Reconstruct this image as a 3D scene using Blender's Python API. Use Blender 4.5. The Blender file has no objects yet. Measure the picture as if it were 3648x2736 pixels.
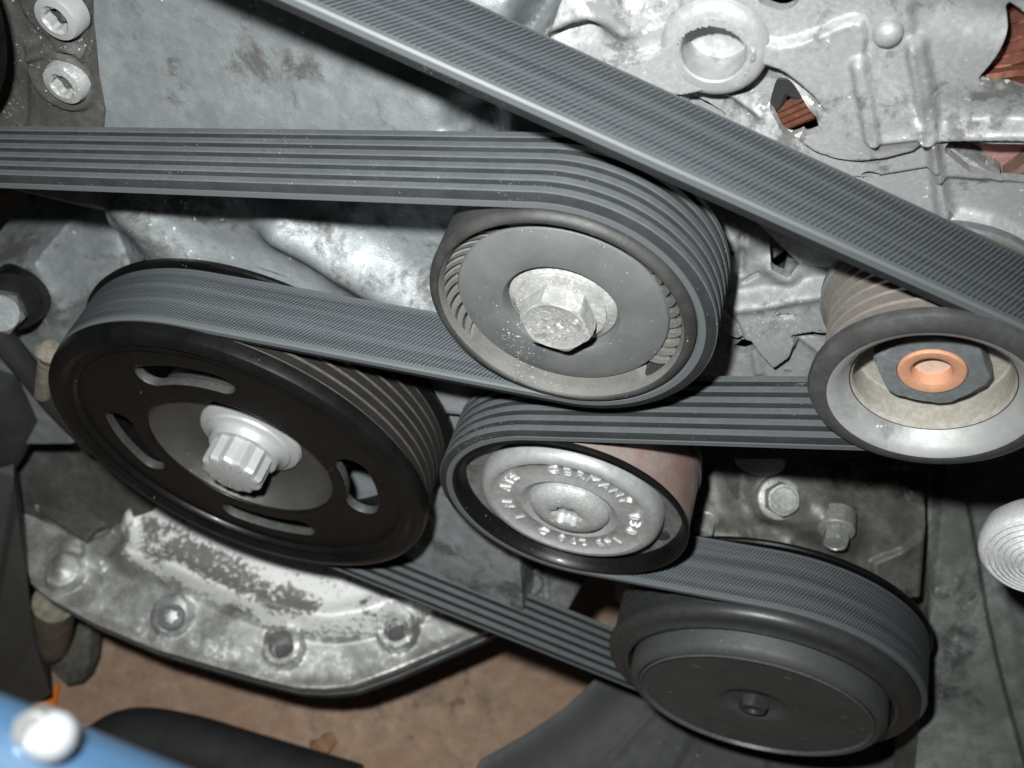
import bpy, bmesh, math, random
import numpy as np
random.seed(4); rng = np.random.default_rng(4)
R = math.radians
scene = bpy.context.scene
# ---------------------------------------------------------------- camera, world, flash, exposure
# Engine coordinates in millimetres: x right, y up, z out of the engine (pulley axes).  Blender = (x, -z, y) / 1000.
S = 0.001
def B(p): return (p[0]*S, -p[2]*S, p[1]*S)
CR = np.array([.960818, 0., -.277181])            # camera right / down / forward, in engine axes
CD = np.array([.222869, -.594553, .772551])
CF = np.array([-.164799, -.804056, -.571257])
CPOS = np.array([0., 0., 149.589]); FPX = 3529.315
cam = bpy.data.cameras.new('camera'); camo = bpy.data.objects.new('camera', cam)
scene.collection.objects.link(camo); scene.camera = camo
from mathutils import Matrix, Vector
def Bv(v): return Vector((v[0], -v[2], v[1]))
M4 = Matrix.Identity(4)
for i, c in enumerate((Bv(CR), -Bv(CD), -Bv(CF))):
    for j in range(3): M4[j][i] = c[j]
for j, c in enumerate(B(CPOS)): M4[j][3] = c
camo.matrix_world = M4
cam.sensor_width = 36; cam.lens = FPX/3648*36
cam.clip_start = .01; cam.clip_end = 20
cam.dof.use_dof = True; cam.dof.focus_distance = .25; cam.dof.aperture_fstop = 19

w = bpy.data.worlds.new('World'); scene.world = w; w.use_nodes = True
w.node_tree.nodes['Background'].inputs[0].default_value = (.8, .9, 1, 1)
w.node_tree.nodes['Background'].inputs[1].default_value = .012
fl = bpy.data.lights.new('camera_flash', 'AREA'); fl.shape = 'RECTANGLE'; fl.size = .013; fl.size_y = .008
fl.energy = 1.2; fl.spread = R(122); fl.color = (.97, 1, .985)
flo = bpy.data.objects.new('camera_flash', fl); scene.collection.objects.link(flo)
FPOS = CPOS - 22*CR - 29*CD - 4*CF
flo.location = B(FPOS)
aim = np.array([-140., -420., 10.]) - FPOS
flo.rotation_euler = Bv(aim).to_track_quat('-Z', 'Y').to_euler()
scene.view_settings.view_transform = 'Standard'; scene.view_settings.look = 'None'
scene.view_settings.exposure = 0; scene.view_settings.gamma = 1

# ---------------------------------------------------------------- helpers
def ray(x, y):                                     # photograph measured on a 2212 x 1659 grid
    d = CR*(x*1.64919-1824) + CD*(y*1.64919-1368) + CF*FPX
    return d/np.linalg.norm(d)
def at(x, y, z):                                   # the point at depth z of the engine seen at that place
    d = ray(x, y); return CPOS + d*((z-CPOS[2])/d[2])
def aty(x, y, Y):
    d = ray(x, y); return CPOS + d*((Y-CPOS[1])/d[1])
class Plane:
    def __init__(s, O, tilt=0, yaw=0):
        t, q = R(tilt), R(yaw); s.O = np.array(O, float)
        s.v = np.array([0, math.cos(t), -math.sin(t)]); n0 = np.array([0, math.sin(t), math.cos(t)])
        s.u = np.array([math.cos(q), 0, 0]) + math.sin(q)*-n0; s.n = np.cross(s.u, s.v)
    def uv(s, x, y, h=0):
        d = ray(x, y); o = s.O + s.n*h
        p = CPOS + d*(((o-CPOS)@s.n)/(d@s.n)) - s.O
        return np.array([p@s.u, p@s.v])
    def P(s, u, v, h): return s.O + np.multiply.outer(u, s.u) + np.multiply.outer(v, s.v) + np.multiply.outer(h, s.n)
    def pt(s, x, y, h=0):
        q = s.uv(x, y, h); return s.P(q[0], q[1], h)
    def pts(s, L, h=0): return np.array([s.uv(x, y, h) for x, y in L])

ORG = {}
def link(o): scene.collection.objects.link(o); return o
def tag(o, label=None, cat=None, group=None, kind=None):
    for k, v in (('label', label), ('category', cat), ('group', group), ('kind', kind)):
        if v: o[k] = v
    return o
def thing(name, label, cat, origin, group=None):
    o = link(bpy.data.objects.new(name, None)); o.location = B(origin); o.empty_display_size = .01
    ORG[o] = np.array(origin, float); return tag(o, label, cat, group)
def mk(name, V, F, mat, parent=None, origin=None, angle=35, uv=None, smooth=True):
    V = np.asarray(V, float)
    if origin is None: origin = ORG[parent] if parent is not None else V.mean(0)
    L = (V-np.asarray(origin))*S
    L = np.c_[L[:, 0], -L[:, 2], L[:, 1]]
    me = bpy.data.meshes.new(name); me.from_pydata(L.tolist(), [], [tuple(map(int, f)) for f in F]); me.validate()
    if uv is not None:
        ul = me.uv_layers.new(name='UVMap'); idx = np.empty(len(me.loops), int); me.loops.foreach_get('vertex_index', idx)
        if isinstance(uv, list): ul.data.foreach_set('uv', np.concatenate([np.asarray(q, float).ravel() for q in uv]))
        else: ul.data.foreach_set('uv', np.asarray(uv, float)[idx].ravel())
    me.update()
    if smooth:
        me.shade_smooth(); me.set_sharp_from_angle(angle=R(angle))
    me.materials.append(mat)
    o = link(bpy.data.objects.new(name, me))
    if parent is not None:
        o.parent = parent; d = np.asarray(origin)-ORG[parent]; o.location = B(d)
    else: o.location = B(origin)
    ORG[o] = np.array(origin, float); return o
def join(*parts):
    V, F, n = [], [], 0
    for v, f in parts:
        v = np.asarray(v, float); V.append(v); F += [tuple(i+n for i in q) for q in f]; n += len(v)
    return np.concatenate(V), F
def loft(loops, n=64, c=(0, 0, 0), close=False, ax=None):
    """loops: (radius or function of angle, z); a surface through them about the axis at c"""
    V, F, idx = [], [], []
    a = np.arange(n)*2*math.pi/n
    for r, z in loops:
        rr = np.array([r(t) for t in a]) if callable(r) else np.full(n, float(r))
        if rr.max() < 1e-6: idx.append([len(V)]); V.append((0, 0, z))
        else:
            idx.append(list(range(len(V), len(V)+n))); V += [(q*math.cos(t), q*math.sin(t), z) for q, t in zip(rr, a)]
    pairs = list(zip(idx, idx[1:])) + ([(idx[-1], idx[0])] if close else [])
    for A, Bq in pairs:
        for i in range(n):
            j = (i+1) % n
            if len(A) == 1 and len(Bq) == 1: continue
            if len(A) == 1: F.append((A[0], Bq[i], Bq[j]))
            elif len(Bq) == 1: F.append((A[i], Bq[0], A[j]))
            else: F.append((A[i], Bq[i], Bq[j], A[j]))
    V = np.array(V, float)
    if ax is not None: V = V @ np.array(ax)
    return V+np.array(c), F
def axes(n, up=(0, 1, 0)):
    n = np.array(n, float); n /= np.linalg.norm(n); u = np.cross(up, n); u /= np.linalg.norm(u)
    return np.array([u, np.cross(n, u), n])
def hexr(af, rot=0): return lambda a: af/math.cos(((a-rot+math.pi/6) % (math.pi/3))-math.pi/6)
def rnd(f, k): return lambda a: min(f(a), k)
def bihex(af): 
    h, g = hexr(af), hexr(af, math.pi/6); return lambda a: max(h(a), g(a))*.99
def torx(r): return lambda a: r*(1+.13*math.cos(6*a))
def smooth_path(P, k=6):
    P = np.array(P, float); Q = np.vstack([2*P[0]-P[1], P, 2*P[-1]-P[-2]]); out = []
    for i in range(len(P)-1):
        p0, p1, p2, p3 = Q[i:i+4]
        for t in np.arange(k)/k:
            out.append(.5*((2*p1)+(-p0+p2)*t+(2*p0-5*p1+4*p2-p3)*t*t+(-p0+3*p1-3*p2+p3)*t**3))
    out.append(P[-1]); return np.array(out)
def tube(P, r, n=14, cap=True):
    P = np.array(P, float); m = len(P); rr = np.full(m, float(r)) if np.isscalar(r) else np.asarray(r, float)
    T = np.gradient(P, axis=0); T /= np.linalg.norm(T, axis=1)[:, None]
    u = np.cross(T[0], (0.3, .2, 1.)); u /= np.linalg.norm(u); V, F = [], []
    for i in range(m):
        u = u-T[i]*(u@T[i]); u /= np.linalg.norm(u); v = np.cross(T[i], u)
        for k in range(n):
            a = 2*math.pi*k/n; V.append(P[i]+rr[i]*(u*math.cos(a)+v*math.sin(a)))
    for i in range(m-1):
        for k in range(n):
            j = (k+1) % n; F.append((i*n+k, i*n+j, (i+1)*n+j, (i+1)*n+k))
    if cap: F += [tuple(range(n))[::-1], tuple(range((m-1)*n, m*n))]
    return np.array(V), F
def prism(poly, z0, z1, bev=0, plane=None):
    """a polygon (n,2) raised from z0 to z1 with a small chamfer"""
    p = np.array(poly, float)
    if ((np.roll(p[:, 0], -1)-p[:, 0])*(np.roll(p[:, 1], -1)+p[:, 1])).sum() > 0: p = p[::-1]
    n = len(p); rings = [(0, z0), (0, z1-bev)] + ([(bev, z1)] if bev else [])
    e = np.roll(p, -1, 0)-p; e /= np.linalg.norm(e, axis=1)[:, None]+1e-9; nn = np.c_[-e[:, 1], e[:, 0]]
    b = nn+np.roll(nn, 1, 0); b /= np.maximum(.35, (b*nn).sum(1))[:, None]
    V = [np.c_[p+b*d, np.full(n, z)] for d, z in rings]; F = []
    for k in range(len(rings)-1):
        for i in range(n):
            j = (i+1) % n; F.append((k*n+i, k*n+j, (k+1)*n+j, (k+1)*n+i))
    F += [tuple(range(n))[::-1], tuple(range((len(rings)-1)*n, len(rings)*n))]
    V = np.concatenate(V)
    if plane is not None: V = plane.P(V[:, 0], V[:, 1], V[:, 2])
    return V, F

# heightfield castings: numpy features in the plane's own millimetres
def sdpoly(u, v, p):
    d = np.full(u.shape, 1e9); s = np.zeros(u.shape, bool); n = len(p)
    for i in range(n):
        a, b = p[i], p[(i+1) % n]; e = b-a; wx, wy = u-a[0], v-a[1]
        t = np.clip((wx*e[0]+wy*e[1])/(e@e+1e-12), 0, 1)
        d = np.minimum(d, (wx-e[0]*t)**2+(wy-e[1]*t)**2)
        c = ((a[1] > v) != (b[1] > v)) & (u < (b[0]-a[0])*(v-a[1])/(b[1]-a[1]+1e-12)+a[0]); s ^= c
    return np.sqrt(d)*np.where(s, -1, 1)
def sdline(u, v, p):
    d = np.full(u.shape, 1e9)
    for a, b in zip(p[:-1], p[1:]):
        e = b-a; wx, wy = u-a[0], v-a[1]; t = np.clip((wx*e[0]+wy*e[1])/(e@e+1e-12), 0, 1)
        d = np.minimum(d, (wx-e[0]*t)**2+(wy-e[1]*t)**2)
    return np.sqrt(d)
def sst(x, a, b): t = np.clip((x-a)/(b-a), 0, 1); return t*t*(3-2*t)
_ph = rng.uniform(0, 6.28, (9, 4)); _fr = rng.normal(0, 1, (9, 4))
def wob(u, v, L, k=0):                             # smooth undulation with wavelength about L
    z = 0
    for i in range(9): z = z+np.sin((u*_fr[i, k % 4]+v*_fr[i, (k+1) % 4])*3.3/L+_ph[i, k % 4])
    return z/5
def spl(L, k=5):
    L = [L[-1]]+list(L)+[L[0]]; return [tuple(p) for p in smooth_path(L, k)[k:-k-1]]
class Relief:
    def __init__(s, plane, outline, res=.7, pad=0):
        s.pl = plane; s.o = plane.pts(outline); lo, hi = s.o.min(0)-2*res, s.o.max(0)+2*res
        nu, nv = int((hi[0]-lo[0])/res)+1, int((hi[1]-lo[1])/res)+1
        s.u, s.v = np.meshgrid(lo[0]+np.arange(nu)*res, lo[1]+np.arange(nv)*res); s.h = np.zeros(s.u.shape); s.res = res; s.cut = [s.o]; s.nh = 0
    def p(s, L, h=0): return s.pl.pts(L, h)
    def sd(s, L, h=0): return sdpoly(s.u, s.v, s.p(L, h))
    def plateau(s, L, h, wd=1.5, at_h=0): s.h += h*sst(-s.sd(L, at_h), -wd, wd); return s
    def level(s, L, h, wd=1.5, at_h=0): t = sst(-s.sd(L, at_h), -wd, wd); s.h = s.h*(1-t)+h*t; return s
    def disc(s, c, r, h, wd=1.2, dome=0):
        q = s.p([c])[0]; d = np.hypot(s.u-q[0], s.v-q[1]); s.h += h*sst(r-d, -wd, wd)+dome*np.sqrt(np.clip(1-(d/r)**2, 0, 1)); return s
    def ridge(s, L, r, h, sharp=2.):
        d = sdline(s.u, s.v, s.p(L)); s.h += h*np.exp(-(d/r)**sharp); return s
    def hole(s, L, h=0): s.cut.append(s.p(L, h)); return s
    def build(s, name, mat, parent=None, depth=12, origin=None, angle=40):
        sd = sdpoly(s.u, s.v, s.cut[0])
        for hpoly in s.cut[1:]: sd = np.maximum(sd, -sdpoly(s.u, s.v, hpoly))
        g = np.array(np.gradient(sd, s.res)); gn = g/(np.hypot(*g)+1e-9)
        ins = sd < 0; nv, nu = sd.shape
        fm = ins[:-1, :-1] | ins[1:, :-1] | ins[:-1, 1:] | ins[1:, 1:]
        use = np.zeros(sd.shape, bool)
        for a, b in ((0, 0), (1, 0), (0, 1), (1, 1)): use[a:nv-1+a, b:nu-1+b] |= fm
        mv = use & ~ins
        u = np.where(mv, s.u-gn[1]*sd, s.u); v = np.where(mv, s.v-gn[0]*sd, s.v)
        idx = np.full(sd.shape, -1); idx[use] = np.arange(use.sum())
        V = s.pl.P(u[use], v[use], s.h[use]); n0 = len(V)
        jj, ii = np.nonzero(fm)
        Q = np.c_[idx[jj, ii], idx[jj, ii+1], idx[jj+1, ii+1], idx[jj+1, ii]]
        E = np.concatenate([Q[:, [0, 1]], Q[:, [1, 2]], Q[:, [2, 3]], Q[:, [3, 0]]])
        key = np.sort(E, 1); _, inv, cnt = np.unique(key[:, 0]*(n0+1)+key[:, 1], return_inverse=True, return_counts=True)
        BE = E[cnt[inv] == 1]; bv = np.unique(BE); low = np.full(n0, -1); low[bv] = n0+np.arange(len(bv))
        V = np.r_[V, V[bv]-s.pl.n*depth]
        F = Q.tolist()+[(b, a, low[a], low[b]) for a, b in BE]
        return mk(name, V, F, mat, parent, origin, angle)

# ---------------------------------------------------------------- materials
class NT:
    def __init__(s, name):
        s.m = bpy.data.materials.new(name); s.m.use_nodes = True; s.t = s.m.node_tree; s.b = s.t.nodes['Principled BSDF']
    def n(s, typ, **kw):
        x = s.t.nodes.new(typ)
        for k, v in kw.items():
            if k.startswith('_'): setattr(x, k[1:], v)
        for k, v in kw.items():
            if not k.startswith('_'):
                i = x.inputs[k.replace('__', ' ')] if not k.startswith('i') or not k[1:].isdigit() else x.inputs[int(k[1:])]
                s.set(i, v)
        return x
    def set(s, i, v):
        if isinstance(v, bpy.types.NodeSocket): s.t.links.new(v, i)
        elif isinstance(v, bpy.types.Node): s.t.links.new(v.outputs[0], i)
        else:
            if i.type == 'RGBA' and len(v) == 3: v = (*v, 1)
            i.default_value = v
    def math(s, op, a, b=0., c=0.): return s.n('ShaderNodeMath', _operation=op, i0=a, i1=b, i2=c).outputs[0]
    def ramp(s, f, lo, hi, o0=0., o1=1.): return s.n('ShaderNodeMapRange', _interpolation_type='SMOOTHSTEP', i0=f, i1=lo, i2=hi, i3=o0, i4=o1).outputs[0]
    def noise(s, vec, sc, det=6, rough=.6, dist=0.): return s.n('ShaderNodeTexNoise', Vector=vec, Scale=sc, Detail=det, Roughness=rough, Distortion=dist).outputs[0]
    def mix(s, f, a, b):
        x = s.n('ShaderNodeMix', _data_type='RGBA', i0=f); s.set(x.inputs[6], a); s.set(x.inputs[7], b); return x.outputs[2]
def mat(name, base, metal=0., rough=.5, dirt=None, amt=.5, sc=120, soft=.12, fleck=None, fl_amt=.0, fl_sc=900, bump=.0, bsc=900, rvar=.12, coat=0, stretch=None, var=.25, spec=.5, g2=None):
    t = NT(name); co = t.n('ShaderNodeTexCoord').outputs[3]
    if stretch: co = t.n('ShaderNodeMapping', Vector=co, Scale=stretch).outputs[0]
    a = t.noise(co, sc, 8, .65, .3); f = t.noise(co, sc*7, 6, .7)
    c = base
    v = t.ramp(f, .3, .7, 1-var, 1+var)
    x = t.n('ShaderNodeMix', _data_type='RGBA', _blend_type='MULTIPLY', i0=1.); t.set(x.inputs[6], base); 
    t.set(x.inputs[7], t.n('ShaderNodeCombineColor', i0=v, i1=v, i2=v).outputs[0]); c = x.outputs[2]
    rg = t.ramp(a, .3, .7, rough-rvar, rough+rvar)
    mt = metal
    if dirt is not None:
        aa = t.math('ADD', a, t.math('MULTIPLY', t.math('SUBTRACT', f, .5), .35))
        k = t.ramp(aa, .5-(amt-.5)*.6-soft, .5-(amt-.5)*.6+soft, 1, 0)
        c = t.mix(k, c, dirt); rg = t.math('ADD', rg, t.math('MULTIPLY', k, .2))
        mt = t.math('MULTIPLY', t.math('SUBTRACT', 1., t.math('MULTIPLY', k, .8)), metal)
    if g2 is not None:
        gc, ga, gs = g2; n1 = t.noise(co, gs, 9, .72, .4); n2 = t.noise(co, gs*.22, 3, .5)
        k = t.math('MULTIPLY', t.ramp(t.math('ADD', n1, t.math('MULTIPLY', t.math('SUBTRACT', n2, .5), .9)), .53-ga, .72-ga), .92)
        c = t.mix(k, c, gc); mt = t.math('MULTIPLY', t.math('SUBTRACT', 1., k), mt); rg = t.math('ADD', rg, t.math('MULTIPLY', k, .2))
    if fleck is not None:
        q = t.noise(co, fl_sc, 3, .6); big = t.noise(co, sc*.6, 3, .5)
        k = t.ramp(t.math('ADD', q, t.math('MULTIPLY', t.math('SUBTRACT', big, .5), .5)), .72-fl_amt, .76-fl_amt)
        c = t.mix(t.math('MULTIPLY', k, .85), c, fleck)
    t.set(t.b.inputs['Base Color'], c); t.set(t.b.inputs['Roughness'], rg); t.set(t.b.inputs['Metallic'], mt)
    t.b.inputs['Specular IOR Level'].default_value = spec
    if coat: t.b.inputs['Coat Weight'].default_value = coat; t.b.inputs['Coat Roughness'].default_value = .12
    if bump:
        g = t.math('ADD', t.noise(co, bsc, 5, .65), t.math('MULTIPLY', f, .5))
        bp = t.n('ShaderNodeBump', Strength=bump, Distance=.0006, Height=g); t.set(t.b.inputs['Normal'], bp.outputs[0])
    return t.m
def belt_back():
    t = NT('belt_fabric_back'); uv = t.n('ShaderNodeTexCoord').outputs[2]
    sp = t.n('ShaderNodeSeparateXYZ', Vector=uv); u, v = sp.outputs[0], sp.outputs[1]
    j = t.noise(t.n('ShaderNodeMapping', Vector=uv, Scale=(.3, .3, 1)).outputs[0], 1., 3)
    ph = t.math('ADD', t.math('ADD', t.math('MULTIPLY', u, 5.4), t.math('MULTIPLY', v, 3.5)), t.math('MULTIPLY', j, 3.))
    s = t.math('SINE', ph); s01 = t.ramp(s, -.7, .9)
    edge = t.math('MINIMUM', t.math('SUBTRACT', v, -20.3), t.math('MULTIPLY', t.math('ADD', v, 1.5), -1.))  # plain strips at both edges
    mask = t.ramp(edge, -.1, .4)
    st = t.noise(t.n('ShaderNodeMapping', Vector=uv, Scale=(.006, .35, 1)).outputs[0], 1., 4, .6)
    fine = t.noise(t.n('ShaderNodeMapping', Vector=uv, Scale=(1.2, 1.2, 1)).outputs[0], 1., 5, .7)
    h = t.math('MULTIPLY', s01, mask)
    c = t.mix(t.math('MULTIPLY', t.ramp(s, .2, 1.), t.math('MULTIPLY', mask, .75)), (.030, .0345, .0385), (.128, .14, .15))
    c = t.mix(t.ramp(st, .46, .64, 0, .42), c, (.098, .109, .12))
    c = t.mix(t.ramp(st, .46, .34, 0, .42), c, (.02, .0235, .027))
    c = t.mix(t.math('MULTIPLY', t.math('SUBTRACT', 1., mask), .85), c, (.092, .10, .105))
    c = t.mix(t.ramp(fine, .68, .8, 0, .5), c, (.25, .26, .26))
    t.set(t.b.inputs['Base Color'], c); t.b.inputs['Roughness'].default_value = .55; t.b.inputs['Specular IOR Level'].default_value = .45
    bp = t.n('ShaderNodeBump', Strength=.55, Distance=.00018, Height=t.math('ADD', h, t.math('MULTIPLY', fine, .4))); t.set(t.b.inputs['Normal'], bp.outputs[0])
    return t.m
MB = belt_back()
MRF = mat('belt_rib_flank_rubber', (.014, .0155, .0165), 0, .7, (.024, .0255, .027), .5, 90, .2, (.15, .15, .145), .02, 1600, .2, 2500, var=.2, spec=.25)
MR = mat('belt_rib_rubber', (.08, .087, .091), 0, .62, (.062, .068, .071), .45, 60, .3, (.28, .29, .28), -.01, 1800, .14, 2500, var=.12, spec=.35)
BLK = mat('black_paint_gloss', (.0035, .0038, .0037), 0, .23, (.006, .0062, .006), .42, 60, .15, (.3, .3, .28), -.035, 700, .05, 600, coat=.05, spec=.2, rvar=.08)
BLKD = mat('black_plastic_dusty', (.055, .06, .062), 0, .62, (.16, .155, .14), .42, 70, .22, (.5, .5, .46), .02, 1300, .2, 1800, spec=.35)
SHELL = mat('idler_shell_black', (.016, .016, .016), 0, .45, (.04, .04, .038), .45, 70, .2, (.35, .35, .33), .0, 1100, .15, 1600)
DISC = mat('dust_cover_grey', (.07, .0755, .08), 0, .46, (.12, .123, .12), .42, 60, .25, (.6, .6, .58), .0, 1300, .10, 2200, spec=.5)
DUST = mat('dusty_rim_face', (.075, .075, .071), 0, .72, (.125, .122, .112), .5, 90, .3, (.36, .35, .32), .02, 1500, .35, 1800)
GRV = mat('worn_steel_grooves', (.16, .12, .095), .65, .42, (.035, .032, .03), .45, 90, .25, bump=.1, bsc=900, stretch=(1, 1, 1))
CREST = mat('worn_groove_crest', (.50, .49, .46), .8, .3, (.25, .22, .2), .45, 60, .3, bump=.03)
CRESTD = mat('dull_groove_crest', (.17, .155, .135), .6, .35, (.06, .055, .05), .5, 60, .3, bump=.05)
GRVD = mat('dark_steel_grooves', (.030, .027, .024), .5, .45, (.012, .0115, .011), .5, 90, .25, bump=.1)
GRVR = mat('rusty_bright_grooves', (.33, .31, .285), .85, .3, (.15, .125, .11), .42, 60, .25, bump=.06)
STL = mat('tensioner_steel_sleeve', (.52, .48, .45), .92, .30, (.24, .14, .115), .42, 22, .3, bump=.06)
RIMR = mat('alternator_rim_steel', (.085, .086, .085), .3, .38, (.04, .04, .039), .45, 55, .3, bump=.08, bsc=500)
CHAM = mat('alternator_rim_inner', (.36, .37, .365), .5, .42, (.33, .335, .33), .45, 40, .3, (.7, .7, .7), -.03, 600, bump=.06, g2=((.15, .15, .145), -.06, 60))
CREAM = mat('cream_friction_washer', (.34, .32, .28), 0, .85, (.26, .24, .205), .5, 90, .3, bump=.35, bsc=2600, var=.2)
NUT = mat('phosphate_nut', (.20, .215, .22), .4, .45, (.13, .14, .145), .5, 90, .25, (.4, .4, .4), .0, 1500, .15, 1500)
COP = mat('copper_coloured_plug', (.60, .30, .18), .2, .55, (.46, .23, .14), .45, 200, .3, bump=.2, bsc=2500, var=.15)
PLUG = mat('dusty_plug_recess', (.55, .38, .29), 0, .7, (.65, .5, .4), .5, 200, .3, bump=.15)
ZINC = mat('bright_zinc', (.50, .51, .515), .55, .40, (.33, .335, .33), .42, 70, .25, bump=.08, bsc=900, var=.1)
ZINCW = mat('worn_zinc_bolt', (.55, .56, .55), .55, .38, (.27, .275, .27), .48, 160, .2, (.85, .86, .86), .05, 700, .25, 900)
CAP = mat('pressed_steel_cap', (.58, .59, .585), .8, .3, (.26, .265, .265), .45, 55, .3, (.75, .76, .76), -.03, 900, .08, 900)
IBOLT = mat('chalky_bolt', (.40, .40, .385), .35, .55, (.21, .21, .20), .5, 160, .25, (.75, .75, .74), .05, 700, .3, 1200, g2=((.14, .135, .125), -.02, 260))
BLOCK = mat('cast_block', (.36, .39, .405), .7, .43, (.15, .158, .16), .48, 22, .28, (.8, .8, .75), .0, 420, .25, 1500, rvar=.05, g2=((.06, .058, .053), .03, 80))
PLATE = mat('grimy_cover_plate', (.095, .092, .085), .2, .6, (.045, .043, .04), .5, 60, .25, (.55, .53, .48), .03, 900, .4, 1100)
ALT = mat('alternator_casting', (.58, .585, .58), .6, .43, (.33, .335, .335), .45, 110, .3, (.88, .87, .83), .03, 420, .12, 1800, rvar=.04, g2=((.14, .14, .135), .0, 240))
LUGM = mat('machined_lug', (.50, .51, .505), .45, .44, (.34, .345, .34), .45, 60, .3, (.8, .8, .78), .0, 700, .12, 1500, g2=((.2, .2, .195), -.05, 160))
BRK = mat('bracket_casting', (.29, .30, .30), .5, .5, (.18, .187, .187), .5, 70, .25, (.75, .75, .72), .02, 1300, .22, 2200, g2=((.10, .10, .098), -.01, 200))
COMP = mat('compressor_casting', (.21, .205, .188), .55, .44, (.075, .072, .065), .53, 34, .28, (.6, .58, .53), .01, 600, .3, 1200, g2=((.028, .026, .023), .04, 90))
COWIRE = mat('lacquered_copper', (.42, .17, .11), .9, .2, (.09, .04, .03), .45, 120, .25, bump=.1)
PINK = mat('pinkish_rotor_disc', (.45, .24, .22), .2, .6, (.33, .17, .15), .45, 60, .3, bump=.1)
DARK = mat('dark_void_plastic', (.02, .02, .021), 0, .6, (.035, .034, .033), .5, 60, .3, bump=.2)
HOSE = mat('black_rubber_hose', (.011, .012, .0125), 0, .6, (.03, .03, .03), .45, 70, .3, bump=.15)
FRAME = mat('stained_grey_frame', (.20, .212, .197), .1, .6, (.10, .108, .096), .5, 22, .2, (.3, .31, .28), .0, 300, .25, 900, g2=((.03, .032, .03), -.04, 50))
TRAY = mat('undertray_plastic', (.034, .035, .036), 0, .62, (.05, .05, .049), .5, 25, .25, (.2, .2, .19), -.02, 500, .2, 900)
FLOOR = mat('brown_floor', (.41, .285, .205), 0, .85, (.33, .21, .145), .5, 14, .25, (.20, .14, .10), .03, 90, .5, 420, var=.22, g2=((.20, .155, .12), -.05, 30))
CLUTCH = mat('clutch_black', (.046, .05, .049), .1, .5, (.06, .063, .061), .5, 60, .25, (.3, .3, .29), -.03, 700, .15, 1200)
CLUTCHR = mat('clutch_ring', (.048, .051, .05), .35, .32, (.03, .032, .031), .5, 50, .25, bump=.08)
BLUE = mat('blue_anodised_tool', (.014, .033, .060), .2, .28, (.011, .027, .05), .45, 30, .3, bump=.03, var=.08, coat=.6)
WHITE = mat('chrome_ball', (.30, .31, .325), .7, .34, bump=.0, var=.04)
SHADE = mat('dark_painted_shade', (.06, .062, .062), .3, .45, (.03, .03, .03), .5, 200, .3, bump=.1)  # shade of sockets, bolt recesses and the ball's dark side, put into colour
ORNG = mat('orange_tag', (.75, .20, .02), 0, .6, bump=.1, var=.1)
SHINY = mat('machined_aluminium', (.84, .85, .85), .35, .36, (.55, .555, .55), .45, 150, .3, bump=.3, bsc=1800)
TAN = mat('grimy_mount', (.26, .24, .18), .1, .7, (.10, .09, .07), .5, 40, .25, bump=.3)
LEAF = mat('dry_leaf', (.52, .30, .16), 0, .8, (.3, .16, .09), .45, 90, .3, bump=.3)
GASK = mat('gasket_edge', (.20, .23, .25), .3, .45, (.08, .09, .10), .45, 60, .25, bump=.1)
def pan_material():
    t = NT('oil_pan_flaking_paint'); co = t.n('ShaderNodeTexCoord').outputs[3]
    at_ = t.n('ShaderNodeAttribute', _attribute_name='wear').outputs[2]
    a = t.noise(co, 55, 10, .75, .3); f = t.noise(co, 380, 6, .75); g = t.noise(co, 900, 4, .6)
    base = t.mix(t.ramp(a, .38, .62), (.26, .26, .24), (.55, .555, .54))
    base = t.mix(t.ramp(f, .56, .66, 0, .7), base, (.62, .62, .60))
    wh = t.mix(t.ramp(f, .60, .66), (.80, .80, .78), (.18, .185, .19))
    rust = t.mix(t.ramp(f, .62, .7), (.19, .185, .18), (.36, .32, .29))
    k = t.math('ADD', at_, t.math('ADD', t.math('MULTIPLY', t.math('SUBTRACT', a, .5), 2.6), t.math('MULTIPLY', t.math('SUBTRACT', f, .5), 2.9)))
    c = t.mix(t.ramp(k, .36, .58), base, wh); c = t.mix(t.ramp(k, 1.36, 1.56), c, rust)
    t.set(t.b.inputs['Base Color'], c); t.b.inputs['Roughness'].default_value = .5; t.set(t.b.inputs['Metallic'], t.ramp(k, .4, .55, .6, .12))
    bp = t.n('ShaderNodeBump', Strength=.25, Distance=.0004, Height=t.math('ADD', t.ramp(k, 1.42, 1.5, 1, 0), t.math('MULTIPLY', g, .6))); t.set(t.b.inputs['Normal'], bp.outputs[0])
    return t.m
PANM = pan_material()

# ---------------------------------------------------------------- belt
C_ = np.array([-139., -286.4]); I_ = np.array([-31.6, -178.7]); T_ = np.array([-25.2, -271.4]); A_ = np.array([50.6, -356.0]); R_ = np.array([53.3, -177.2])
RC, RI, RT, RA, RR, RP = 67.6, 32.6, 37.6, 57.6, 23.6, 62.
P_ = np.array([-239.2, -126.1])
UP = np.array([1.07, 3.44])
route = [(P_+UP, RP), (R_+UP, RR), (R_, RR), (T_, -RT), (A_, RA), (C_, RC), (I_, -RI), (P_, RP)]   # + clockwise (ribs inside), - counter-clockwise (back inside)
def tangent(c1, r1, c2, r2):
    d = c2-c1; L = np.hypot(*d); th = math.atan2(d[1], d[0])-math.asin((r1-r2)/L)
    n = np.array([-math.sin(th), math.cos(th)]); return c1+n*r1, c2+n*r2, th
seg = [tangent(*route[i], *route[(i+1) % len(route)]) for i in range(len(route))]
path, nor = [], []
NR = len(route)
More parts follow.
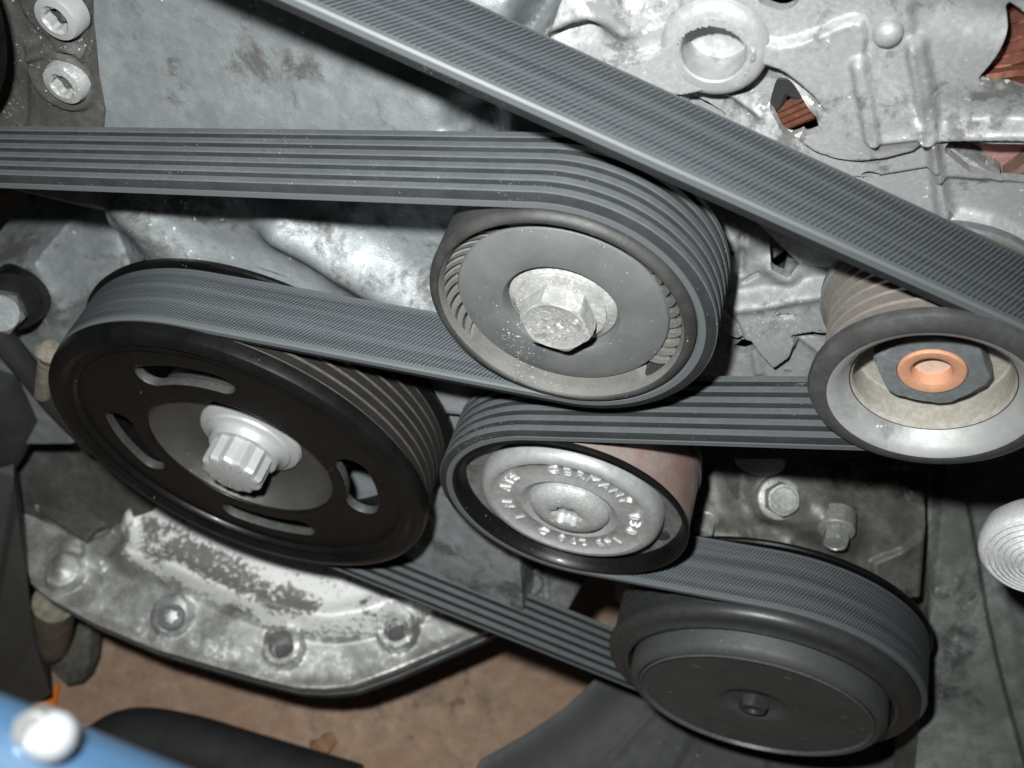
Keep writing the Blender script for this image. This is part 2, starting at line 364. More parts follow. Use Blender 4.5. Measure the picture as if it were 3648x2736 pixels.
for i in range(NR):
    p, q, th = seg[i]; n = np.array([-math.sin(th), math.cos(th)]); L = np.hypot(*(q-p)); m = max(2, int(L/8))
    for k in range(m): path.append(p+(q-p)*k/m); nor.append(n)
    c, r = route[(i+1) % NR]; th2 = seg[(i+1) % NR][2]; da = th2-th
    if r > 0:
        while da > 1e-9: da -= 2*math.pi
    else:
        while da < -1e-9: da += 2*math.pi
    k2 = max(2, int(abs(da)/R(2.5)))
    for k in range(k2):
        a = th+da*k/k2; n = np.array([-math.sin(a), math.cos(a)]); path.append(c+n*r); nor.append(n)
path = np.array(path); nor = np.array(nor); NP = len(path)
arc = np.r_[0, np.cumsum(np.hypot(*np.diff(np.vstack([path, path[:1]]), axis=0).T))]
BW, BT = 21.4, 4.5
def sweep(prof):                                   # closed profile of (offset along normal, z)
    m = len(prof); V = np.concatenate([np.c_[path+nor*o, np.full(NP, z)] for o, z in prof]); F, UV = [], []
    wv = [z for o, z in prof]
    for k in range(m):
        k2 = (k+1) % m
        for i in range(NP):
            j = (i+1) % NP; F.append((k*NP+i, k*NP+j, k2*NP+j, k2*NP+i))
            UV.append([(arc[i], wv[k]), (arc[i+1], wv[k]), (arc[i+1], wv[k2]), (arc[i], wv[k2])])
    return V, F, UV
belt = thing('serpentine_belt', 'long black ribbed rubber belt looping round all the pulleys', 'drive belt', (I_[0], I_[1], -10.7))
V, F, UV = sweep([(0, -.5), (0, -BW+.5), (-.5, -BW), (-2.0, -BW), (-2.0, 0), (-.5, 0)])
mk('belt_backing', V, F, MB, belt, uv=UV, angle=30)
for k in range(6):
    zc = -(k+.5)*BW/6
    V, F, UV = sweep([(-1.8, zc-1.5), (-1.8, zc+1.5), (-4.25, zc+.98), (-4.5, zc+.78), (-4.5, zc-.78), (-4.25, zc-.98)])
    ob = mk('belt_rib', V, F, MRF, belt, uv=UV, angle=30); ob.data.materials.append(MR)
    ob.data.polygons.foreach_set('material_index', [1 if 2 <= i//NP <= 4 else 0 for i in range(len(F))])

# ---------------------------------------------------------------- pulleys
def grooves(r, z0=0., n=6, dep=2.6, pitch=BW/6):
    L = []
    for k in range(n):
        z = z0-k*pitch; L += [(r, z), (r, z-.45), (r-dep, z-1.45), (r-dep, z-pitch+1.45), (r, z-pitch+.45)]
    return L+[(r, z0-n*pitch)]
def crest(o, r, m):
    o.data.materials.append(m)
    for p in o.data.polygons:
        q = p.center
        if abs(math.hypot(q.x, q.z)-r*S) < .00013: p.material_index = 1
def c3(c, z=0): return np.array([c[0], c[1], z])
# crank pulley
cp = thing('crank_pulley', 'large glossy black slotted pulley with silver twelve point bolt', 'pulley', c3(C_))
V, F = loft([(57, -21), (57, 1.5), (57.3, 3.2), (58.2, 4.2), (60.5, 4.0), (61.2, 4.6), (62.5, 5.6), (65, 5.6), (66.6, 4.6), (67.2, 3), (67.2, .6), (66, .3), (66, -.4), (64.6, -.6)]+grooves(65.2, -.7)+[(64.5, -22.2), (57, -22.2)], 160, c3(C_)); mk('damper_rim', V, F, BLK, cp)
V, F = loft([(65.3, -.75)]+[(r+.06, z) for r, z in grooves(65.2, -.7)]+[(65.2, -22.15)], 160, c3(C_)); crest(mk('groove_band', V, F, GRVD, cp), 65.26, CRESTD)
V, F = loft([(60, -22.3), (68.6, -22.3), (69, -22.9), (68.6, -24.3), (60, -24.3)], 160, c3(C_), close=True); mk('back_flange', V, F, BLK, cp)
def slotted_disc(name, c, r0, r1, slots, z, th, m, parent):
    cu = bpy.data.curves.new(name, 'CURVE'); cu.dimensions = '2D'; cu.fill_mode = 'BOTH'; cu.extrude = th*S/2; cu.bevel_depth = .7*S; cu.bevel_resolution = 2
    def ring(P):
        s = cu.splines.new('POLY'); s.points.add(len(P)-1); s.use_cyclic_u = True
        for q, p in zip(s.points, P): q.co = (p[0]*S, p[1]*S, 0, 1)
    a = np.arange(120)*2*math.pi/120
    ring(np.c_[np.cos(a), np.sin(a)]*r1); ring(np.c_[np.cos(a), np.sin(a)]*r0)
    for ac, hw, ra, rb in slots:
        rm, e = (ra+rb)/2, (rb-ra)/2; P = []
        for t in np.linspace(-hw, hw, 16): P.append((ac+t, rb))
        P2 = [(rr*math.cos(R(x)), rr*math.sin(R(x))) for x, rr in P]
        ce = (rm*math.cos(R(ac+hw)), rm*math.sin(R(ac+hw)))
        P2 += [(ce[0]+e*math.cos(R(ac+hw+q)), ce[1]+e*math.sin(R(ac+hw+q))) for q in np.linspace(15, 165, 9)]
        P2 += [(ra*math.cos(R(x)), ra*math.sin(R(x))) for x in np.linspace(ac+hw, ac-hw, 16)]
        ce = (rm*math.cos(R(ac-hw)), rm*math.sin(R(ac-hw)))
        P2 += [(ce[0]+e*math.cos(R(ac-hw+180+q)), ce[1]+e*math.sin(R(ac-hw+180+q))) for q in np.linspace(15, 165, 9)]
        ring(P2)
    ob = link(bpy.data.objects.new(name, cu)); dg = bpy.context.evaluated_depsgraph_get(); dg.update()
    me = bpy.data.meshes.new_from_object(ob.evaluated_get(dg)); bpy.data.objects.remove(ob); bpy.data.curves.remove(cu)
    v = np.empty(len(me.vertices)*3); me.vertices.foreach_get('co', v); v = v.reshape(-1, 3)/S
    F = [tuple(p.vertices) for p in me.polygons]; bpy.data.meshes.remove(me)
    return mk(name, v+c3(c, z), F, m, parent)
slotted_disc('slotted_web', C_, 34., 57.4, [(102, 17.5, 39, 49.5), (1, 15, 38, 50.5), (-88, 18, 38.5, 50), (-170, 16, 38.5, 50)], .5, 2.4, BLK, cp)
HUBM = mat('crank_hub_satin', (.10, .097, .09), .75, .40, (.05, .048, .044), .5, 25, .3, (.3, .3, .28), -.03, 700, .08, 800)
SLOTW = mat('slot_wall_grey', (.075, .078, .075), .3, .45, (.035, .035, .034), .5, 80, .3, bump=.1)
wb = [o for o in cp.children if o.name == 'slotted_web'][0]; wb.data.materials.append(SLOTW)
for p in wb.data.polygons:
    q = p.center
    if abs(p.normal.y) < .3 and .036 < math.hypot(q.x, q.z) < .054: p.material_index = 1
V, F = loft([(35.2, 1.2), (34.6, 2.0), (33.4, 1.4), (31.5, -2.5), (28, -5.6), (22, -7.4), (16, -8), (9, -8), (9, -12), (34, -12), (35.2, -2)], 120, c3(C_)); mk('hub_dish', V, F, HUBM, cp)
V, F = loft([(0, -8), (18.2, -8), (18.6, -6.9), (18.0, -5.6), (15.6, -4.8), (15.2, -3.9), (13.6, -3.3), (12.6, -2), (12.2, 0), (0, 0)], 72, c3(C_)); bo = mk('crank_bolt', V, F, ZINC, cp)
V, F = loft([(bihex(9.4), -1), (bihex(9.4), 8.2), (lambda a: bihex(9.4)(a)*.95, 9.3), (8.4, 9.7), (0, 9.7)], 144, c3(C_)); mk('twelve_point_head', V, F, ZINC, bo, angle=22)
V, F = loft([(0, -32), (61, -32), (62, -34), (62, -40)], 80, c3(C_)); SLOT_BACK = (V, F)
# idler pulley
ip = thing('idler_pulley', 'ribless grey plastic idler with finned recess and dusty hex bolt', 'pulley', c3(I_))
V, F = loft([(26, -20), (26.5, -6), (29.2, -.6), (30.0, 1.2), (30.5, 1.32), (31.2, 1.1), (32.2, .2), (32.4, -.6), (32.4, -21.2), (31.5, -22.5), (24, -22.5)], 140, c3(I_)); mk('pulley_shell', V, F, SHELL, ip)
def polar(rs, zf, n, c):
    a = np.arange(n)*2*math.pi/n; V = np.concatenate([np.c_[r*np.cos(a), r*np.sin(a), zf(r, np.degrees(a))] for r in rs]); F = []
    for k in range(len(rs)-1):
        for i in range(n): j = (i+1) % n; F.append((k*n+i, k*n+j, (k+1)*n+j, (k+1)*n+i))
    return V+c, F
def pocket(a): return sst(a, 118, 128)*(1-sst(a, 205, 218))+sst(a, 318, 330)+(1-sst(a, 36, 46))
def rimz(r, a):
    z = np.interp(r, [25.0, 28.9, 29.7, 30.2, 30.8], [-3.4, -.9, .6, 1.25, 1.2])
    return z-5*pocket(a)*float(sst(np.array(r), 28.9, 28.5))
V, F = polar([25.0, 26.2, 27.4, 28.4, 28.9, 29.3, 29.7, 30.2], rimz, 260, c3(I_)); mk('rim_face', V, F, DUST, ip, angle=30)
for k in range(46):
    a = k*2*math.pi/46; b = a+.16
    if not (-35 < math.degrees(a) % 360-0 < 42 or 325 < math.degrees(a) < 360 or 120 < math.degrees(a) < 215): continue
    q = []
    for t in np.linspace(0, 1, 5):
        ang = a+.17*t*t; r = 24.8+4.0*t; q.append(c3(I_)+np.array([r*math.cos(ang), r*math.sin(ang), -4.4+2.4*t]))
    rr_ = np.linspace(24.6, 29.1, 6); tt = np.linspace(0, 1, 6); A1 = a+.17*tt*tt; A2 = A1+.098
    V, F = prism(np.r_[np.c_[rr_*np.cos(A1), rr_*np.sin(A1)], np.c_[rr_*np.cos(A2), rr_*np.sin(A2)][::-1]], -7, 0, .25)
    V = np.array(V); V[:, 2] += np.interp(np.hypot(V[:, 0], V[:, 1]), [24.6, 29.1], [-3.4, -1.0]); mk('fin', V+c3(I_), F, DUST, ip, angle=25)
V, F = loft([(26.0, -5.6), (26.0, -2.8), (25.5, -2.0), (24.5, -1.7), (22.5, -1.25), (18, -1.0), (15.5, -1.1), (14.4, -1.4), (13.8, -2.4), (13.6, -6)], 120, c3(I_)); mk('dust_cover', V, F, DISC, ip)
V, F = loft([(13.9, -5), (13.2, -3.6), (11.9, -2.9), (11.4, -2.5), (0, -2.5)], 72, c3(I_)); bo = mk('hex_bolt', V, F, IBOLT, ip)
hx = hexr(7.9, R(22)); V, F = loft([(11.2, -2.6), (11.0, -1.9), (9.6, -1.6), (hx, -1.4), (hx, 2.9), (rnd(lambda a: hx(a)*.985, 8.6), 3.9), (7.6, 4.1), (6.8, 3.85), (0, 3.8)], 96, c3(I_)); mk('hex_head', V, F, IBOLT, bo, angle=25)
# tensioner pulley
tp = thing('tensioner_pulley', 'smooth steel tensioner pulley with stamped silver cap reading GERMANY', 'pulley', c3(T_))
V, F = loft([(31.5, -20), (34.2, -7), (35.4, -2.4), (36.0, -.6), (36.6, 0.1), (37.2, .1), (37.7, -.3), (37.7, -1.4), (36, -1.6)], 140, c3(T_)); mk('black_rim', V, F, BLK, tp)
V, F = loft([(37.3, -1.35), (37.3, -26.2), (36.5, -27), (30, -27)], 140, c3(T_)); mk('steel_sleeve', V, F, STL, tp)
V, F = loft([(36.9, -21), (37.9, -21.1), (37.9, -22.2), (36.9, -22.3)], 140, c3(T_)); mk('sleeve_ring', V, F, RIMR, tp)
V, F = loft([(34.6, -5.5), (31, -6.2), (26, -6.4)], 100, c3(T_)); rf = mk('recess_face', V, F, mat('oily_recess', (.17, .175, .165), .25, .45, (.05, .05, .048), .5, 40, .3, (.4, .4, .38), -.02, 900, .15, 1200), tp)
for a in (-17, 100, 220):
    V, F = loft([(3.1, -7), (3.1, -5.6), (2.7, -5.3), (0, -5.3)], 28, c3(T_)+np.array([30.6*math.cos(R(a)), 30.6*math.sin(R(a)), 0])); mk('rivet_head', V, F, CLUTCHR, tp)
V, F = loft([(29.0, -9), (29.3, -4.6), (28.9, -2.6), (27.9, -1.2), (26.6, -.6), (25.4, -.7), (24.4, -1.6), (23.4, -2.1), (19, -2.1), (17.2, -1.7), (15.7, -1.2), (14.2, -2.0), (13.2, -3.0), (0, -3.2)], 140, c3(T_)); cap = mk('dust_cap', V, F, CAP, tp)
V, F = loft([(12.9, -3.2), (12.7, -1.6), (11.6, -.2), (9.6, .8), (7, 1.2), (5.4, 1.2), (torx(4.7), .9), (torx(4.5), -2.4), (0, -2.6)], 96, c3(T_)); bo = mk('torx_bolt', V, F, ZINCW, tp, angle=30)
V, F = loft([(torx(4.35), -2.38), (torx(4.2), -1.9), (2.0, -1.5), (0, -1.5)], 72, c3(T_)); mk('socket_floor', V, F, ZINC, bo)
def text_mesh(ch, size, ext):
    cu = bpy.data.curves.new('txt', 'FONT'); cu.body = ch; cu.size = size*S; cu.extrude = ext*S; cu.align_x = 'CENTER'; cu.resolution_u = 4
    ob = link(bpy.data.objects.new('txt', cu)); dg = bpy.context.evaluated_depsgraph_get(); dg.update()
    me = bpy.data.meshes.new_from_object(ob.evaluated_get(dg)); bpy.data.objects.remove(ob); bpy.data.curves.remove(cu)
    v = np.empty(len(me.vertices)*3); me.vertices.foreach_get('co', v); v = v.reshape(-1, 3)/S
    F = [tuple(p.vertices) for p in me.polygons]; bpy.data.meshes.remove(me); return v, F
def ring_text(chars, c, r, z, size, m, parent, name='lettering', ext=.3):
    out = []
    for ch, a in chars:
        v, F = text_mesh(ch, size, ext); t = R(a-90); x, y = v[:, 0], v[:, 1]+r-size*.36
        out.append((np.c_[x*math.cos(t)-y*math.sin(t), x*math.sin(t)+y*math.cos(t), v[:, 2]+z]+np.array(c), F))
    V, F = join(*out); return mk(name, V, F, m, parent, angle=30)
MARK = mat('raised_bright_letters', (.74, .75, .74), .55, .32, bump=.0, var=.1)
chars = [(ch, 106-k*11.4) for k, ch in enumerate('GERMANY')] + list(zip('030', (12, -1, -14))) + list(zip('145', (-38, -48, -58))) + list(zip('278', (-74, -84, -94))) + [('D', -112), ('I', -139), ('N', -160), ('A', 172), ('T', 160), ('E', 150)]
ring_text(chars, c3(T_), 21.0, -1.85, 5.0, MARK, cap, ext=.38)
def flat_text(txt, c, size, m, parent, rot=0, ax=np.eye(3), ext=.12):
    v, F = text_mesh(txt, size, ext); t = R(rot); x, y = v[:, 0], v[:, 1]
    q = np.c_[x*math.cos(t)-y*math.sin(t), x*math.sin(t)+y*math.cos(t), v[:, 2]] @ ax
    return mk('lettering', q+np.array(c), F, m, parent, angle=30)
# the hex head of the idler carries raised marks
ih = [o for o in ip.children if o.name.startswith('hex_bolt')][0]
flat_text('D', c3(I_, 3.85)+[-1.6, 2.0, 0], 4.2, IBOLT, ih, 12); flat_text('10.9', c3(I_, 3.85)+[.2, -4.6, 0], 4.0, IBOLT, ih, 8)
# alternator pulley
rp = thing('alternator_pulley', 'small grooved pulley with wide grey rim and orange centre plug', 'pulley', c3(R_))
V, F = loft([(17, -12), (17.4, -2.6), (19.4, .6), (21.3, 2.0), (22.3, 2.35), (24.6, 2.0), (25.9, 1.3), (26.3, .4), (26.1, -1.0), (24.8, -1.9)], 140, c3(R_)); rim = mk('front_rim', V, F, RIMR, rp)
V, F = loft([(17.45, -2.5), (19.45, .68), (21.2, 2.1), (21.9, 2.36)], 140, c3(R_)); mk('rim_inner_face', V, F, CHAM, rim)
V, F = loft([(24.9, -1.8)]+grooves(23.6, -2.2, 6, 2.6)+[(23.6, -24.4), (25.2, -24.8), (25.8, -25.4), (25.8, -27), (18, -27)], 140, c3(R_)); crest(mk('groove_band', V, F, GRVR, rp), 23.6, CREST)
V, F = loft([(25.3, -24.7), (26.0, -25.2), (26.0, -27.2), (18, -27.3)], 140, c3(R_)); mk('back_flange', V, F, NUT, rp)
V, F = loft([(17.2, -2.6), (16.7, -3.2), (16.6, -4), (16.5, -10.6), (16, -11), (9, -11)], 120, c3(R_)); mk('cream_washer', V, F, CREAM, rp)
hx = hexr(11.3, R(30+2)); V, F = loft([(rnd(hx, 12.7), -11.2), (rnd(hx, 12.7), -7.2), (rnd(lambda a: hx(a)*.98, 12.0), -6.2), (11.0, -5.9), (7.5, -5.9), (7.5, -7.0)], 144, c3(R_)); nut = mk('hex_nut', V, F, NUT, rp, angle=22)
V, F = loft([(7.45, -7), (7.3, -5.7), (6.9, -5.3), (5.4, -5.3), (4.6, -5.7), (4.2, -6.9), (3.9, -8.6)], 80, c3(R_)); pl = mk('orange_plug', V, F, COP, rp)
V, F = loft([(4.0, -8.4), (0, -8.2)], 48, c3(R_)); mk('plug_recess', V, F, PLUG, pl)
# compressor pulley
ap = thing('compressor_pulley', 'wide matt black pulley with flat clutch plate at the lower right', 'pulley', c3(A_))
V, F = loft([(46, -10), (46.5, 3.6), (47.2, 5.2), (48.6, 5.4), (49.4, 4.6), (51.2, 4.0), (52.6, 4.2), (54.0, 3.6), (55, 2.4), (55.4, .6), (55.2, -.2), (54.2, -.5)]+grooves(54.3, -.6, 6)+[(53, -22.2), (40, -22.2)], 160, c3(A_)); mk('pulley_rim', V, F, CLUTCHR, ap)
V, F = loft([(50, -22.1), (58.2, -22.2), (58.6, -22.8), (58.2, -24), (50, -24)], 160, c3(A_), close=True); mk('back_flange', V, F, BLK, ap)
V, F = loft([(45.6, -6), (45.4, 9.0), (44.8, 10.3), (43.6, 11.6), (42.6, 12.0), (41.6, 11.5), (41.2, 11.0), (40.6, 10.9), (14, 10.9), (12, 10.6), (10, 9.2), (9.2, 8.8), (4.6, 8.8), (4.4, 3), (0, 3)], 150, c3(A_)); mk('clutch_plate', V, F, CLUTCH, ap)
V, F = loft([(41.2, 11.1), (41.4, 11.9), (40.9, 12.3), (40.3, 11.05)], 150, c3(A_)); mk('plate_lip', V, F, mat('glint_lip', (.11, .115, .115), .3, .32, bump=.04), ap)  # lip colour lightened to carry a bright glint
V, F = loft([(hexr(4.6), 3), (hexr(4.6), 12.2), (4.3, 12.8), (3.2, 12.8), (3.0, 11.4), (0, 11.4)], 48, c3(A_)); mk('centre_bolt', V, F, CLUTCHR, ap)
for a in (20, 80, 140, 200, 260, 320):
    V, F = loft([(1.9, 10.8), (1.5, 11.1), (0, 11.15)], 18, c3(A_)+np.array([31*math.cos(R(a)), 31*math.sin(R(a)), 0])); mk('plate_rivet', V, F, CLUTCH, ap)
# steering pump pulley, mostly outside the frame at the upper left
pp = thing('steering_pump_pulley', 'black pulley edge just inside the frame beside two bright bolts', 'pulley', c3(P_))
V, F = loft([(50, -20), (52, 2), (57, 3.5), (60, 3.5), (61.5, 2.5), (62, 0), (60, -.5)]+grooves(58.4, -.6)+[(61, -22), (62, -23), (50, -23)], 140, c3(P_)); mk('pulley_rim', V, F, BLK, pp)

exec_parts = True
# ---------------------------------------------------------------- engine block and its cover plate
PB = Plane(at(500, 330, -45), 10)
bl = thing('engine_block', 'large blue grey cast engine block behind the belts', 'engine block', PB.O)
r = Relief(PB, [(-120, -140), (1120, -140), (1330, 140), (1330, 330), (1080, 560), (1130, 1330), (950, 1330), (820, 1150), (300, 1050), (-60, 960), (-120, 500)], 1.0)
r.plateau([(190, -160), (205, 120), (232, 250), (240, 420), (250, 800), (1200, 900), (1500, 300), (1500, -160)], 7, 4)
r.h += 1.6*wob(r.u, r.v, 70)+.3*wob(r.u, r.v, 26, 1)
r.ridge([(640, 460), (700, 495), (800, 550), (925, 630), (980, 680)], 8.5, 9); r.ridge([(320, 430), (390, 500), (440, 580)], 8, 5); r.ridge([(500, 500), (600, 520), (680, 540)], 9, -2)
r.ridge([(250, 500), (300, 600)], 9, -3); r.plateau([(930, 285), (985, 255), (1015, 262), (1030, 320), (930, 330)], 5, 2); r.ridge([(1050, 240), (1060, 330)], 6, -14)
r.ridge([(560, 250), (900, 215)], 14, 3); r.plateau([(1000, -60), (1140, -60), (1130, 40), (1060, 30)], 4, 3); r.ridge([(1140, 70), (1185, 0), (1215, -60)], 3.5, -12)
q0 = PB.pts([(330, 430), (0, 430), (420, 600)]); r.h += -.8*np.clip(q0[0][0]-r.u, 0, 60)*sst(q0[1][1]-r.v, -6, 14)
r.level([(-140, 600), (60, 560), (140, 700), (160, 1000), (-140, 1000)], -6, 6)
r.build('block_casting', BLOCK, bl, 30)
mk('slot_shade_disc', SLOT_BACK[0], SLOT_BACK[1], mat('slot_shade_dark', (.014, .014, .013), .1, .6, (.07, .066, .055), .42, 60, .25, bump=.3), bl)  # dark disc added behind the web so the slots look shaded
PLC = Plane(at(1000, 1080, -38), 6); r = Relief(PLC, [(870, 800), (1090, 820), (1180, 1000), (1170, 1290), (1110, 1290), (900, 1190), (850, 1150)], .8); r.h += 1.2*wob(r.u, r.v, 40)+.3*wob(r.u, r.v, 14); r.ridge([(900, 1100), (1060, 1160), (1130, 1230)], 6, 3); r.ridge([(960, 860), (1000, 960), (990, 1100)], 7, 2.5)
r.build('lower_crankcase', mat('grimy_crankcase', (.13, .137, .137), .4, .5, (.06, .063, .062), .5, 34, .25, (.5, .5, .47), .0, 700, .3, 1100, g2=((.03, .03, .028), .02, 100)), bl, 12)
pc = Plane(at(100, 140, -39.5), 4)
cv = Relief(pc, [(-90, -100), (168, -100), (182, 60), (205, 170), (226, 240), (226, 330), (-90, 330)], .8)
cv.disc((140, 165), 9.5, 2.2, 1.0); cv.ridge([(70, 108), (110, 95), (160, 96), (206, 116)], 1.5, 3.2); cv.plateau([(70, 105), (205, 112), (225, 250), (220, 330), (60, 330)], 1.2, .8); cv.disc((120, 20), 10, 1.5, 1)
cv.h += .5*wob(cv.u, cv.v, 14); cv.build('cover_plate', PLATE, bl, 10)
def pan_bolt(pl, x, y, h, r, parent, m, name='torx_screw'):
    A = np.array([pl.u, pl.v, pl.n]); V, F = loft([(r, -2), (r, r*.38), (r*.92, r*.6), (r*.62, r*.66), (torx(r*.52), r*.56), (torx(r*.48), -.3*r)], 60, pl.pt(x, y, h), ax=A); o = mk(name, V, F, m, parent, angle=30)
    V, F = loft([(torx(r*.53), r*.50), (torx(r*.47), -.28*r), (0, -.3*r)], 60, pl.pt(x, y, h), ax=A)
    if name == 'torx_screw': mk('socket', V, F, SHADE, o, angle=30)
    return o
pan_bolt(pc, 137, 27, 2.5, 6.2, bl, ZINC); pan_bolt(pc, 150, 170, 2.5, 6.0, bl, ZINCW)

# ---------------------------------------------------------------- alternator
PA = Plane(at(1800, 200, -40), 0)
al = thing('alternator', 'mottled silver alternator housing with copper windings behind its openings', 'alternator', PA.O)
Q = lambda *L: [(1106+x/2, y/2) for x, y in L]
r = Relief(PA, [(1165, 92), (1200, 45), (1250, -120), (2330, -120), (2330, 640), (1800, 640), (1480, 330)], .45)
hp = sdline(r.u, r.v, r.p(Q((1370, 465), (1080, 645)))); pa, pb = r.p(Q((1370, 465), (1080, 645))); side = ((r.u-pa[0])*(pb[1]-pa[1])-(r.v-pa[1])*(pb[0]-pa[0])); side = -np.sign(side)*0+np.where(side*((r.p(Q((900, 400)))[0][0]-pa[0])*(pb[1]-pa[1])-(r.p(Q((900, 400)))[0][1]-pa[1])*(pb[0]-pa[0])) > 0, 1, 0)
low = sst(-r.sd(spl(Q((740, 410), (800, 388), (890, 374), (955, 366), (1005, 338), (1042, 296), (1078, 284), (1120, 291), (1175, 322), (1265, 397), (1365, 478), (1300, 700), (700, 700)))), -.45, .45)
r.h += -5*low*side*sst(hp, 0, 9)
r.plateau(spl(Q((395, 285), (480, 262), (560, 246), (640, 216), (700, 150), (760, 92), (850, 62), (950, 85), (1020, 145), (1052, 220), (1040, 292), (1000, 340), (900, 372), (740, 412), (560, 400))), 2.8, .5, 2.5)
r.level(spl(Q((440, -120), (455, 20), (500, 75), (560, 104), (630, 105), (690, 75), (730, 20), (750, -120))), -3, .7)
r.ridge(Q((150, 130), (235, 62), (330, 40), (420, 62), (490, 105)), 3.2, 3.5); r.ridge(Q((130, 175), (240, 140), (340, 110)), 2.2, -4)
r.plateau(spl(Q((1050, 175), (1130, 196), (1230, 180), (1330, 146), (1400, 112), (1470, 92), (1520, 100), (1532, 170), (1545, 300), (1800, 600), (1500, 700), (1250, 620), (1340, 480), (1180, 320), (1080, 280), (1040, 230)), 3), 2.2, .7, 1.8)
r.plateau(Q((1535, -100), (1540, 250), (1572, 585), (1800, 560), (1760, 300), (1740, 150), (1720, -100)), 1.2, .9)
r.ridge(Q((1745, 185), (1778, 350), (1802, 545)), 1.9, 3.2, 4); r.ridge(Q((1505, 250), (1520, 345), (1560, 560)), 1.6, 2.4, 4); r.ridge(Q((1570, 590), (1700, 570), (1800, 572)), 2.0, .8)
r.plateau(Q((1800, 560), (1900, 545), (2240, 540), (2240, 590), (1840, 590), (1855, 720), (1895, 930), (1840, 960), (1810, 720)), 3.0, 1.0)
r.ridge(Q((1832, 600), (1852, 720), (1890, 930)), .8, .9)
r.level(Q((1868, 780), (1980, 790), (2250, 800), (2300, 1120), (2100, 1010), (1905, 950)), -2.5, 1.8); r.plateau(Q((1480, 770), (1580, 765), (1840, 722), (1880, 930), (1850, 1000), (1600, 900)), -1.4, .6)
r.ridge(Q((1920, 960), (2060, 985), (2250, 1090)), 1.6, 2.6); r.ridge(Q((930, 432), (1010, 490), (1060, 520)), 1.6, 2.4); r.ridge(Q((1830, 470), (2000, 500), (2180, 500)), 4, -1.6); r.ridge(Q((1880, 20), (2000, 60), (2120, 70)), 5, -2.0)
r.disc((1541, 113), 7.4, -16, .35)
r.h += .06*wob(r.u, r.v, 30)
r.hole(spl(Q((1062, -60), (1066, 5), (1105, 28), (1160, 45), (1205, 35), (1240, 2), (1240, -60)), 3))
r.hole(Q((132, 150), (180, 122), (250, 102), (318, 95), (270, 130), (200, 165)))
r.hole(spl(Q((1120, 470), (1116, 440), (1134, 372), (1152, 347), (1185, 350), (1230, 380), (1290, 430), (1350, 478), (1340, 494), (1290, 515), (1215, 545), (1165, 515)), 3), -4)
r.hole(Q((745, 414), (790, 413), (850, 440), (962, 514), (900, 502), (830, 472)), -5)
r.hole(Q((1490, 757), (1540, 738), (1592, 750), (1585, 776), (1560, 782))); r.hole(Q((1594, 750), (1700, 734), (1795, 722), (1700, 741)))
r.hole(spl(Q((1872, 660), (1882, 622), (1920, 612), (2080, 622), (2270, 640), (2270, 800), (2150, 790), (2060, 770), (1940, 730)), 3))
r.hole(spl(Q((2140, 20), (2142, 130), (2110, 212), (2062, 280), (2014, 342), (2062, 366), (2150, 376), (2280, 384), (2280, 10)), 3))
ALTH = r.build('housing', ALT, al, 2.5)
V, F = loft([(3.0, -1), (3.0, .5), (2.8, 1.4), (2.1, 2.3), (1, 2.8), (0, 2.9)], 40, PA.pt(1918, 68, 1)); mk('rivet', V, F, LUGM, al)
V, F = loft([(0, -7.6), (6.4, -7.6), (7.0, -7.2), (7.0, 1.2), (7.4, 1.6), (9.4, 1.55), (10.6, 1.1), (11.4, .2), (11.6, -.6)], 80, PA.pt(1541, 113, 2.5)*[1, 1, 0]+[0, 0, -38.8]); mk('lug_face', V, F, LUGM, al)
def wires(name, P0, P1, n, step, rad, sag):
    out = []
    for k in range(n):
        o = np.array(step)*k; m = (np.array(P0)+np.array(P1))/2+np.array(sag)
        out.append(tube(smooth_path([np.array(P0)+o, m+o, np.array(P1)+o], 6), rad, 8))
    for v, f in out: mk(name, v, f, COWIRE, al)
for a, b, h, rad in (((2095, 182), (2290, 196), -5, 1.5), ((2098, 170), (2290, 150), -6, 1.6), ((2110, 150), (2290, 100), -9, 2.2), ((2125, 125), (2290, 60), -10, 2.4), ((2130, 95), (2290, 20), -11, 2.4), ((2140, 60), (2290, -20), -12, 2.6), ((2150, 20), (2290, -60), -12, 2.6)):
    p0, p1 = PA.pt(*a, h), PA.pt(*b, h-2); wires('copper_winding', p0, p1, 1, (0, 0, 0), rad, (0, 1.2, 1.0))
for a, b in (((1690, 275), (1810, 226)), ((1686, 262), (1806, 212)), ((1684, 249), (1800, 198)), ((1682, 236), (1790, 186))):
    p0, p1 = PA.pt(*a, -7), PA.pt(*b, -7); wires('copper_winding', p0, p1, 1, (0, 0, 0), 1.1, (0, .6, .6))
q = PA.pts([(1655, 165), (1715, 165), (1745, 212), (1722, 222), (1700, 212), (1690, 235), (1655, 262)], -5.2); V, F = prism(q, -16, -5.2, .8, PA); mk('dark_clip', V, F, DARK, al)
V, F = loft([(24, -2), (24, 0), (0, 0)], 60, PA.pt(2130, 420, -12)); mk('rotor_disc', V, F, PINK, al)
q = PA.pts([(2036, 318), (2062, 330), (2160, 392), (2130, 430), (2030, 410)], -5); V, F = prism(q, -14, -5, 1, PA); mk('inner_web', V, F, ALT, al)
q = PA.pts([(2165, 395), (2212, 360), (2300, 352), (2300, 430), (2165, 430)], -6); V, F = prism(q, -14, -6, 1, PA); mk('slip_ring_cover', V, F, mat('brown_cover', (.22, .13, .10), .1, .6, (.13, .085, .07), .5, 90, .25, bump=.2), al)
q = PA.pts([(1100, -200), (2450, -200), (2450, 800), (1350, 800)], -34); V, F = prism(q, -40, -32, 0, PA); mk('stator_core', V, F, DARK, al)

